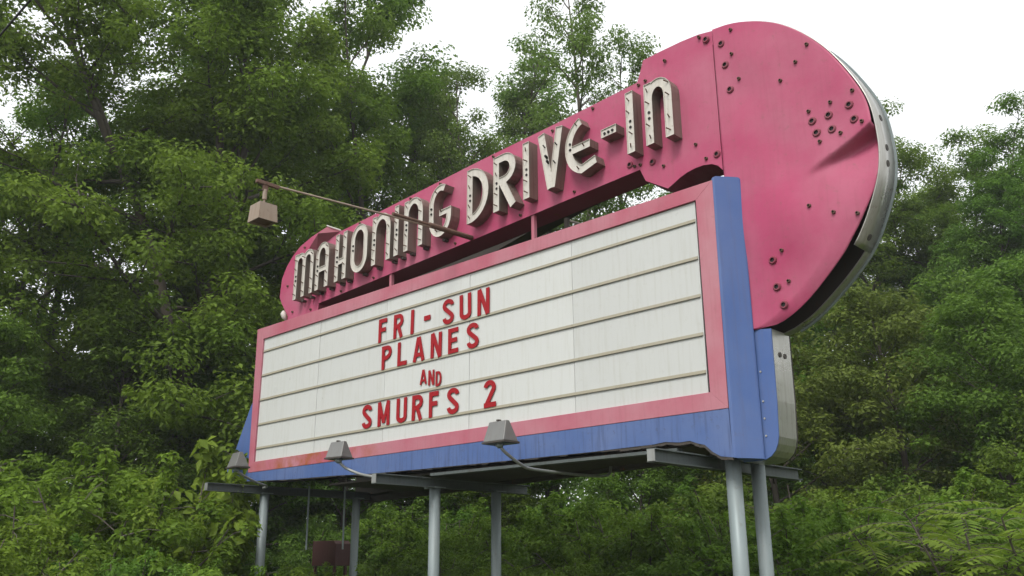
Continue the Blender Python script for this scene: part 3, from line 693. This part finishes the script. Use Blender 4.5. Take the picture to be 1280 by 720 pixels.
def tree_meshes(seed, H=20, Rc=4.2, base=.22, nb=24, leaders=2, per=190, size=.15, crad=.75, r0=.26, open_=0, squash=.6, trans_low=0):
    rng = np.random.default_rng(seed); tb = MB(); cs = []; rs = []
    tips = []
    fork = .28*H if leaders > 1 else H*.97
    tr = curve((0, 0, -.4), (rng.normal()*.05, rng.normal()*.05, 1), fork+.4, 6, rng, .03, .05)
    tb.tube(tr, [r0*(1-.35*k/6) if leaders > 1 else r0*(1-.88*k/6) for k in range(7)], 8)
    lead = [tr] if leaders == 1 else []
    a0 = rng.random()*6.28
    if leaders > 1:
        for k in range(leaders):
            a = a0+k*2*math.pi/leaders+rng.normal()*.2; sp = rng.uniform(.10, .22)
            p = curve(tr[-1], (math.cos(a)*sp*1.8, math.sin(a)*sp*1.8, 1), (H-fork)*rng.uniform(.86, 1.0), 8, rng, .05, .06)
            tb.tube(p, [r0*.6*(1-.9*i/8) for i in range(9)], 7); lead.append(p)
    for li, p in enumerate(lead):
        P = np.array(p); zs = P[:, 2]; m = nb if leaders == 1 else int(nb*1.5/leaders)
        for i in range(m):
            s = (i+.5)/m; z = H*(base+(.985-base)*s)
            if z < zs[0]: 
                Pt = np.array(tr); o = np.array([np.interp(z, Pt[:, 2], Pt[:, k]) for k in range(3)])
            else: o = np.array([np.interp(z, zs, P[:, k]) for k in range(3)])
            if z > zs[-1]: continue
            env = (1-s)**.55*(.62+.8*s*(1-s)*1.6)+.10
            az = a0+li*2.1+i*2.39996+rng.normal()*.3; L = Rc*env*rng.uniform(.7, 1.12)
            if leaders > 1:                       # favour the outer side of each leader
                out_ = math.atan2(P[-1][1]-P[0][1], P[-1][0]-P[0][0]); L *= .80+.30*math.cos(az-out_)
            el = R(12+48*s+rng.normal()*8)
            b = curve(o, (math.cos(az)*math.cos(el), math.sin(az)*math.cos(el), math.sin(el)), L, 5, rng, .02 if s > .3 else -.03, .10)
            rb = max(.016, r0*.27*(1-s)**.7+.012)
            tb.tube(b, [rb*(1-.8*k/5) for k in range(6)], 5, cap=False)
            B = np.array(b)
            k = max(1, int(L/ .85))
            for q in range(k):
                f = .35+.65*(q+1)/k; x = f*5; i0 = min(int(x), 4); c = B[i0]+(B[i0+1]-B[i0])*(x-i0)
                if rng.random() < open_: continue
                cs.append(c+rng.normal(size=3)*.12); rs.append(crad*rng.uniform(.55, 1.0))
            nt_ = int(2+L*1.25)
            for q in range(nt_):
                f = rng.uniform(.3, .95); x = f*5; i0 = int(x); c = B[i0]+(B[i0+1]-B[i0])*(x-i0)
                a2 = az+rng.choice([-1, 1])*rng.uniform(.5, 1.2); e2 = el*.5+rng.normal()*.35
                l2 = (1.2-f)*L*.55*rng.uniform(.6, 1.2)+.35
                t_ = curve(c, (math.cos(a2)*math.cos(e2), math.sin(a2)*math.cos(e2), math.sin(e2)), l2, 3, rng, .0, .12)
                tb.tube(t_, [rb*.4, rb*.3, rb*.2, .006], 4, cap=False)
                if rng.random() < open_: continue
                cs.append(t_[-1]); rs.append(crad*rng.uniform(.5, 1.0))
                if l2 > .9 and rng.random() > open_: cs.append(t_[1]); rs.append(crad*rng.uniform(.4, .8))
        if rng.random() > open_*.5: cs.append(np.array(p[-1])); rs.append(crad*.7)
    cs = np.array(cs); rs = np.array(rs)
    v, t = leaves_mesh('crown', cs, rs, per, size, rng, squash)
    return tb, v, t, len(cs)
def bush_meshes(seed, H=3, Rc=1.8, stems=26, per=150, size=.10, crad=.33, shoots=10):
    rng = np.random.default_rng(seed); tb = MB(); cs = []; rs = []
    for i in range(stems):
        a = rng.random()*6.283; q = math.sqrt(rng.random()); sp = q*.95
        L = H*(1.05-.35*q)*rng.uniform(.75, 1.1)
        b = curve((math.cos(a)*q*Rc*.35, math.sin(a)*q*Rc*.35, -.15), (math.cos(a)*sp*Rc/H*1.2, math.sin(a)*sp*Rc/H*1.2, 1), L, 6, rng, -.03, .10)
        tb.tube(b, [.022*(1-.8*k/6)+.003 for k in range(7)], 5, cap=False); B = np.array(b)
        for k in range(5):
            f = .22+.78*(k+rng.random())/5; x = min(f*6, 5.99); i0 = int(x); c = B[i0]+(B[i0+1]-B[i0])*(x-i0)
            r_ = crad*rng.uniform(.6, 1.1); cs.append(c+rng.normal(size=3)*np.array([.22, .22, .08])*Rc/1.8); rs.append(r_)
            for _ in range(2):
                a3 = rng.random()*6.28; c2 = c+np.array([math.cos(a3), math.sin(a3), rng.normal()*.3])*rng.uniform(.3, .65)*Rc/1.8
                tb.tube([c, (c+c2)/2+[0, 0, .05], c2], [.007, .005, .003], 4, cap=False); cs.append(c2); rs.append(r_*.8)
        if i < shoots:                       # long upright shoots with leaves up their length
            b2 = curve(B[-2], B[-1]-B[-2]+np.array([rng.normal()*.05, rng.normal()*.05, .25]), rng.uniform(.5, 1.0)*H*.28, 5, rng, .05, .08)
            tb.tube(b2, [.008, .007, .006, .005, .004, .003], 4, cap=False)
            for c in b2[1:]: cs.append(c); rs.append(.13)
    cs = np.array(cs); rs = np.array(rs); w_ = rs**2/np.mean(rs**2)
    v, t = leaves_mesh('b', cs, rs, per, size, rng, .75)
    return tb, v, t
def frond_bush(seed, H=2.6, stems=9, fronds=9, fl=.62, leaf=.13, nl=9):
    """sumac-like bush: arching stems, each with feather-shaped leaves of many leaflets"""
    rng = np.random.default_rng(seed); tb = MB(); V = []; T = []
    for i in range(stems):
        a = rng.random()*6.28; q = rng.random()*.9
        b = curve((math.cos(a)*q*.5, math.sin(a)*q*.5, -.1), (math.cos(a)*q*.55, math.sin(a)*q*.55, 1), H*rng.uniform(.7, 1.05), 6, rng, -.02, .08)
        tb.tube(b, [.028*(1-.75*k/6) for k in range(7)], 6, cap=False); B = np.array(b)
        for k in range(fronds*2):
            f = min(.999, .35+.65*(k+1)/(fronds*2)); x = f*6; i0 = min(int(x), 5); o = B[i0]+(B[i0+1]-B[i0])*(x-i0)
            az = k*2.4+rng.normal()*.3; el = R(55*f*rng.uniform(.4, 1.0)); L = fl*rng.uniform(.7, 1.15)
            d0 = np.array([math.cos(az)*math.cos(el), math.sin(az)*math.cos(el), math.sin(el)])
            F = np.array(curve(o, d0, L, 8, rng, -.16, .02)); tb.tube(list(F), [.006, .006, .005, .005, .004, .004, .003, .003, .002], 3, cap=False)
            tn = rng.random()
            for j in range(nl):
                g_ = (j+1.2)/(nl+.6)*8; j0 = min(int(g_), 7); p = F[j0]+(F[j0+1]-F[j0])*(g_-j0); tdir = F[j0+1]-F[j0]; tdir /= np.linalg.norm(tdir)
                upv = np.array([0, 0, 1])-tdir*tdir[2]; upv /= np.linalg.norm(upv)+1e-6; sd = np.cross(tdir, upv)
                ln = leaf*(1.0-abs((j+1)/nl-.45)*.75)*rng.uniform(.85, 1.1)
                for sg in (-1, 1):
                    ad = sd*sg*.9+tdir*.42-upv*.22+rng.normal(size=3)*.08; ad /= np.linalg.norm(ad)
                    wv = np.cross(upv, ad)*ln*.16; tip = p+ad*ln-upv*ln*.10; mid = p+ad*ln*.42
                    V += [p, mid+wv, tip, mid-wv]; T += [np.clip(.5*tn+.5*rng.random(), 0, 1)]*4
    return tb, np.array(V), np.array(T)

# ---- prototypes (one mesh pair each), then a loop of copies
PROTO = {}
def proto_tree(key, mat, **kw):
    tb, v, t, nc = tree_meshes(**kw); print('PROTO', key, 'clumps', nc, 'leaves', len(v)//4)
    tr = bpy.data.meshes.new('trunk'); tr.from_pydata(tb.v, [], tb.f); tr.materials.append(BARK); tr.polygons.foreach_set('use_smooth', [True]*len(tr.polygons))
    PROTO[key] = (tr, to_mesh('crown', v, t, mat), kw.get('H', 20))
def proto_bush(key, mat, fn=bush_meshes, **kw):
    tb, v, t = fn(**kw); print('PROTO', key, 'leaves', len(v)//4)
    tr = bpy.data.meshes.new('stems'); tr.from_pydata(tb.v, [], tb.f); tr.materials.append(BARK)
    PROTO[key] = (tr, to_mesh('foliage', v, t, mat), kw['H'])
def plant(key, kind, x, y, H, rot, label, cat, group, mat=None, wide=1.0, name=None):
    tr, cr, H0 = PROTO[key]
    e = empty(name or kind, (x, y, hill(x, y)-.05), label, cat, group); s_ = H/H0
    e.scale = (s_*wide, s_*wide, s_); e.rotation_euler.z = rot
    for nm, me in (('trunk' if cat == 'tree' else 'stems', tr), ('crown' if cat == 'tree' else 'foliage', cr)):
        o = bpy.data.objects.new(nm, me); COL.objects.link(o); o.parent = e
        if me is cr and mat:
            o.material_slots[0].link = 'OBJECT'; o.material_slots[0].material = mat
    return e
proto_tree('forked', F_TREE, seed=3, H=20, Rc=5.2, base=.18, nb=44, leaders=2, per=180, size=.135, crad=.85)
proto_tree('three', F_TREE, seed=8, H=20, Rc=4.9, base=.16, nb=42, leaders=3, per=185, size=.135, crad=.8)
proto_tree('single', F_TREE, seed=14, H=20, Rc=4.9, base=.13, nb=46, leaders=1, per=165, size=.135, crad=.85)
proto_tree('airy', F_TREE, seed=21, H=20, Rc=4.3, base=.20, nb=40, leaders=2, per=130, size=.13, crad=.75, open_=.22)
proto_tree('thin', F_TREE, seed=33, H=20, Rc=3.4, base=.2, nb=46, leaders=1, per=130, size=.13, crad=.62, open_=.2)
proto_tree('low', F_DEEP, seed=41, H=8, Rc=3.0, base=.05, nb=34, leaders=1, per=150, size=.115, crad=.62, r0=.12)
proto_bush('round', F_BUSH, seed=51, H=3.0, Rc=1.9, stems=36, per=115, size=.078, crad=.32)
proto_bush('loose', F_BUSH, seed=52, H=3.0, Rc=1.7, stems=26, per=95, size=.085, crad=.28, shoots=20)
proto_bush('broad', F_YEL, seed=53, H=2.6, Rc=1.3, stems=14, per=34, size=.16, crad=.30, shoots=10)
proto_bush('feather', F_YEL, fn=frond_bush, seed=61, H=2.6, stems=16, fronds=9, fl=.68, leaf=.18, nl=9)

WOOD = 'trees of the wood round the sign'
TREES = [  # prototype, x, y, height, turn, label, material, wide
 ('airy', -13.3, -1.7, 17.8, .4, 'tall open tree at the far left edge, sky showing through its thin top', None, 1.0),
 ('forked', -8.9, 2.2, 24.5, 1.2, 'tallest dense tree on the left, its dark forked trunk showing through the leaves', None, 1.0),
 ('three', -17.0, 1.6, 22.0, 2.2, 'high loose tree standing back between the two front trees on the left', None, 1.0),
 ('single', -9.6, 5.6, 22.5, .3, 'big green tree rising behind the hanging lamp', None, 1.05),
 ('forked', -16.0, 7.8, 27.0, 3.3, 'tall tree in the back row behind the hanging lamp', None, 1.0),
 ('three', -10.8, 10.6, 24.5, 4.4, 'full green tree whose right side slopes down above the title band', None, .95),
 ('airy', -10.2, 14.6, 25.5, 1.0, 'slender tree with thin see-through top, above the middle of the title', F_PALE, 1.1),
 ('airy', -2.2, 13.2, 22.2, 5.2, 'loose green tree against the sky just left of the step in the pink sheet', F_PALE, .85),
 ('thin', -6.6, 16.0, 23.5, 2.4, 'narrow airy tree between the slender tree and the one beside the step', F_PALE, 1.1),
 ('three', -.4, 28.5, 20.0, .9, 'tree hidden behind the round end of the sign', F_DEEP, 1.0),
 ('three', 3.2, 28.6, 19.4, 3.9, 'tree whose left side is hidden by the metal rim', F_DEEP, 1.1),
 ('three', 5.2, 27.0, 18.6, 2.0, 'tree just right of the round end with its top against the sky', F_DEEP, 1.0),
 ('forked', 7.9, 26.0, 16.2, 3.6, 'bushy-topped tree near the right edge of the picture', F_DEEP, 1.0),
 ('three', 10.9, 24.2, 15.0, 5.5, 'tree cut by the right edge of the picture', F_DEEP, 1.0),
 ('single', .6, 33.0, 18.6, 4.1, 'distant tree low behind the metal rim', F_DEEP, 1.1),
 ('forked', -3.5, 23.6, 19.5, 2.7, 'tree low behind the top right corner of the board', None, 1.0),
 ('single', -13.1, 15.0, 17.5, 5.0, 'rounded tree peeping over the middle of the title band', None, 1.1),
 ('forked', -12.6, -5.8, 17.5, 2.9, 'low-branched tree at the left edge below the open tree', None, 1.0),
 ('single', -18.6, -6.6, 20.5, .9, 'back-row tree at the left edge', None, 1.0),
 ('thin', -9.8, 15.7, 24.6, 3.3, 'wispy young tree against the white sky just above the letter G of the title', F_PALE, 1.0),
 ('three', 4.6, 30.3, 18.2, 1.3, 'full tree filling the skyline halfway between the metal rim and the right edge', F_DEEP, 1.1),
 ('forked', 8.6, 31.5, 16.6, 4.6, 'wide-crowned tree on the skyline close to the right edge', F_DEEP, 1.1),
 ('airy', -8.0, 14.9, 23.5, 1.9, 'see-through young tree above the first letter of the second title word', F_PALE, .85),
 ('single', 7.0, 33.0, 17.5, .5, 'back-row tree on the right, left of the edge tree', F_DEEP, 1.1),
 ('three', 13.2, 31.0, 16.5, 1.7, 'back-row tree on the right edge', F_DEEP, 1.1),
 ('single', -22.0, 12.0, 22.0, 1.4, 'back-row tree on the left behind the forked tree', None, 1.1),
 ('single', -4.2, 10.4, 12.5, 3.0, 'short tree filling the gap under the title band', None, 1.1),
 ('single', .4, 17.5, 14.5, .2, 'short tree behind the board, near the open gap on the right', None, 1.1),
]
for k, x, y, H, rot, lab, mt, wd in TREES:
    plant(k, 'tree', x, y, H, rot, lab, 'tree', WOOD, mt, wd, name={'thin': 'slender_tree', 'airy': 'open_crowned_tree'}.get(k, 'broadleaf_tree'))
YOUNG = 'young trees filling the foot of the wood'
LOW = [
 (-6.9, -3.2, 7.2, .1, 'young dark tree at the left edge, behind the big bush', None), (-7.4, .6, 7.6, 1.1, 'young dark tree left of the board, second from the left edge', None),
 (-7.0, 3.8, 7.2, 2.1, 'young dark tree just left of the board', None), (-7.6, 7.6, 7.5, 3.0, 'young tree behind the left half of the board', None),
 (-3.3, 9.9, 5.6, 3.9, 'young tree behind the middle posts', None), (.8, 11.2, 5.4, 4.7, 'young tree behind the right half of the board', None),
 (4.6, 12.4, 8.3, .8, 'olive-leaved young tree beside the rim, hung with vines', F_OLIVE), (6.7, 15.4, 8.8, 1.9, 'young tree under the rim, just right of the bare metal side', F_OLIVE),
 (9.2, 14.3, 7.8, 2.9, 'young dark tree right of the posts', None), (9.6, 18.0, 9.6, 3.7, 'taller young tree near the right edge', None),
 (11.9, 12.2, 7.2, 4.8, 'young tree at the right edge', F_DEEP), (12.9, 17.8, 9.2, 5.9, 'young tree beyond the right edge bushes', None),
 (2.6, 20.4, 8.6, 1.5, 'young tree behind the lower blue shell', None), (-11.0, 3.2, 8.6, 2.5, 'young tree in the dark second row left of the board', None),
 (-11.3, -2.6, 8.2, 3.5, 'young tree in the dark second row at the left edge', None), (6.2, 21.6, 10.4, 4.4, 'young tree in the second row right of the rim', None),
 (-12.0, 8.6, 9.5, 5.1, 'young tree in the second row behind the left end of the board', None), (10.2, 23.0, 11.0, .4, 'young tree in the second row at the right edge', None),
 (-7.4, 13.0, 8.0, 5.6, 'young tree in the second row behind the middle of the board', None), (-2.2, 16.0, 8.0, 2.6, 'young tree in the second row behind the right half of the board', None)]
for x, y, H, rot, lab, mt in LOW:
    plant('low', 'young_tree', x, y, H, rot, lab, 'tree', YOUNG, mt, 1.1)
BU = 'bushes along the foot of the wood'
BUSH = [
 ('round', .9, -4.6, 3.1, .3, 'round bush at the left edge of the picture', None, 1.1), ('loose', -.3, -3.1, 4.0, 1.4, 'tall bright bush with long upright shoots, left of the sign', F_BUSH, 1.1),
 ('round', -.9, -2.3, 3.3, 2.2, 'full green bush between the tall bright bush and the board', None, .85), ('broad', -1.5, -1.0, 4.6, 3.1, 'pale broad-leaved sapling leaning over the far corner of the board', F_YEL, .8),
 ('round', 3.0, -5.6, 2.4, 4.0, 'low bush in the bottom left corner', None, 1.1), ('round', 3.0, -3.6, 2.15, 5.1, 'low dark bush at the bottom, left of the first post', F_DEEP, 1.1),
 ('broad', 3.6, -3.4, 2.05, 1.6, 'bright leafy sprig at the bottom of the picture, left of the first post', F_YEL, .8), ('loose', 1.9, -1.6, 1.9, 2.7, 'small bush at the foot of the first post', F_BUSH, 1.0),
 ('round', -2.3, .4, 2.4, .7, 'bush directly behind the first post', F_DEEP, 1.1), ('round', -4.0, 4.9, 3.4, 1.9, 'bush in the shade behind the metal box', F_DEEP, 1.1),
 ('round', -1.0, 5.8, 3.4, 2.8, 'bush between the second and third posts', None, 1.1), ('loose', 2.5, 5.9, 3.4, 3.6, 'yellow-green bush right of the middle posts', F_YEL, 1.1),
 ('round', 5.1, 5.4, 3.1, 4.5, 'bush under the right half of the board', None, 1.1), ('round', 7.4, 5.6, 3.0, 5.4, 'dark bush just left of the pair of right posts', F_DEEP, 1.1),
 ('loose', 8.8, 4.9, 3.0, .2, 'bright bush just right of the pair of right posts', F_YEL, 1.15), ('round', 9.6, 6.9, 3.3, 1.2, 'bush with upright tips right of the posts', F_BUSH, 1.1),
 ('round', 9.1, 9.6, 3.7, 2.3, 'bush farther back, right of the posts', F_BUSH, 1.1), ('feather', 11.8, 4.0, 2.75, 3.2, 'feathery-leaved bush at the bottom right', F_YEL, 1.3),
 ('feather', 12.9, 3.9, 2.7, 4.3, 'feathery-leaved bush in the bottom right corner', F_YEL, 1.3), ('feather', 12.2, 6.4, 3.0, 5.3, 'feathery-leaved bush behind the other two on the right', F_BUSH, 1.3),
 ('round', 10.5, 3.6, 1.95, .9, 'low bush in front of the bright one at lower right', F_BUSH, 1.1), ('round', 8.3, 2.7, 1.7, 1.8, 'low bush between the middle and right posts', F_DEEP, 1.1),
 ('round', 5.0, 2.9, 2.0, 2.6, 'low bush behind the middle posts', F_BUSH, 1.1), ('round', 2.4, 2.6, 2.1, 3.5, 'low bush right of the metal box', F_DEEP, 1.1),
 ('round', -4.9, 8.0, 4.0, 4.6, 'tall dark bush behind the metal box', F_DEEP, 1.2), ('round', 6.3, 8.8, 4.0, 5.8, 'tall dark bush in the shade behind the right half of the board', F_DEEP, 1.2),
 ('loose', .6, 1.4, 1.85, 2.0, 'small bush half hiding the red metal box', F_BUSH, 1.1),
 ('round', -.3, -6.6, 3.5, .5, 'bush beyond the left edge', None, 1.2), ('round', 13.6, 7.6, 3.4, 1.5, 'bush beyond the right edge', None, 1.2),
 ('round', 2.2, 9.4, 4.0, 2.5, 'tall dark bush behind the middle of the board', F_DEEP, 1.2), ('loose', 11.0, 9.4, 4.0, 3.4, 'loose bush behind the feathery ones', F_BUSH, 1.2),
]
for k, x, y, H, rot, lab, mt, wd in BUSH:
    plant(k, {'feather': 'feathery_bush', 'broad': 'broad_leaved_sapling'}.get(k, 'bush'), x, y, H, rot, lab, 'bush', BU, mt, wd)

# far-off wood closing the background, one mass
rng = np.random.default_rng(77); cs = []
for i in range(750):
    a = R(-95+130*rng.random()); dd = rng.uniform(52, 80); x = 15.8+dd*math.sin(a); y = -9.1+dd*math.cos(a)
    Ht = rng.uniform(8, 13)
    for k in range(5): cs.append((x+rng.normal()*1.8, y+rng.normal()*1.8, hill(x, y)+Ht*(k+.6)/5.2))
cs = np.array(cs); v, t = leaves_mesh('w', cs, np.full(len(cs), 1.9), 42, .5, rng, .8)
fw_ = bpy.data.objects.new('distant_wood', to_mesh('distant_wood', v, t, F_DEEP)); COL.objects.link(fw_)
tag(fw_, 'dark far-off wood seen only as a mass between the nearer trunks', 'wood', kind='stuff')
# rough grass on the ground round the posts
rng = np.random.default_rng(5); n_ = 26000
gx = rng.uniform(-4, 18, n_); gy = rng.uniform(-9, 8, n_); V = np.empty((n_, 4, 3)); hz = rng.uniform(.08, .34, n_); a = rng.random(n_)*6.28
gz = np.array([hill(x, y) for x, y in zip(gx, gy)]); wx = np.cos(a)*.008; wy = np.sin(a)*.008; lx = rng.normal(size=n_)*.07; ly = rng.normal(size=n_)*.07
V[:, 0] = np.stack([gx-wx, gy-wy, gz-.01], 1); V[:, 1] = np.stack([gx+wx, gy+wy, gz-.01], 1)
V[:, 2] = np.stack([gx+lx, gy+ly, gz+hz], 1); V[:, 3] = np.stack([gx-wx+lx*.3, gy-wy+ly*.3, gz+hz*.5], 1)
go = bpy.data.objects.new('rough_grass', to_mesh('rough_grass', V.reshape(-1, 3), np.repeat(rng.random(n_), 4), F_BUSH)); COL.objects.link(go)
tag(go, 'rough uncut grass on the ground round the posts', 'grass', kind='stuff')
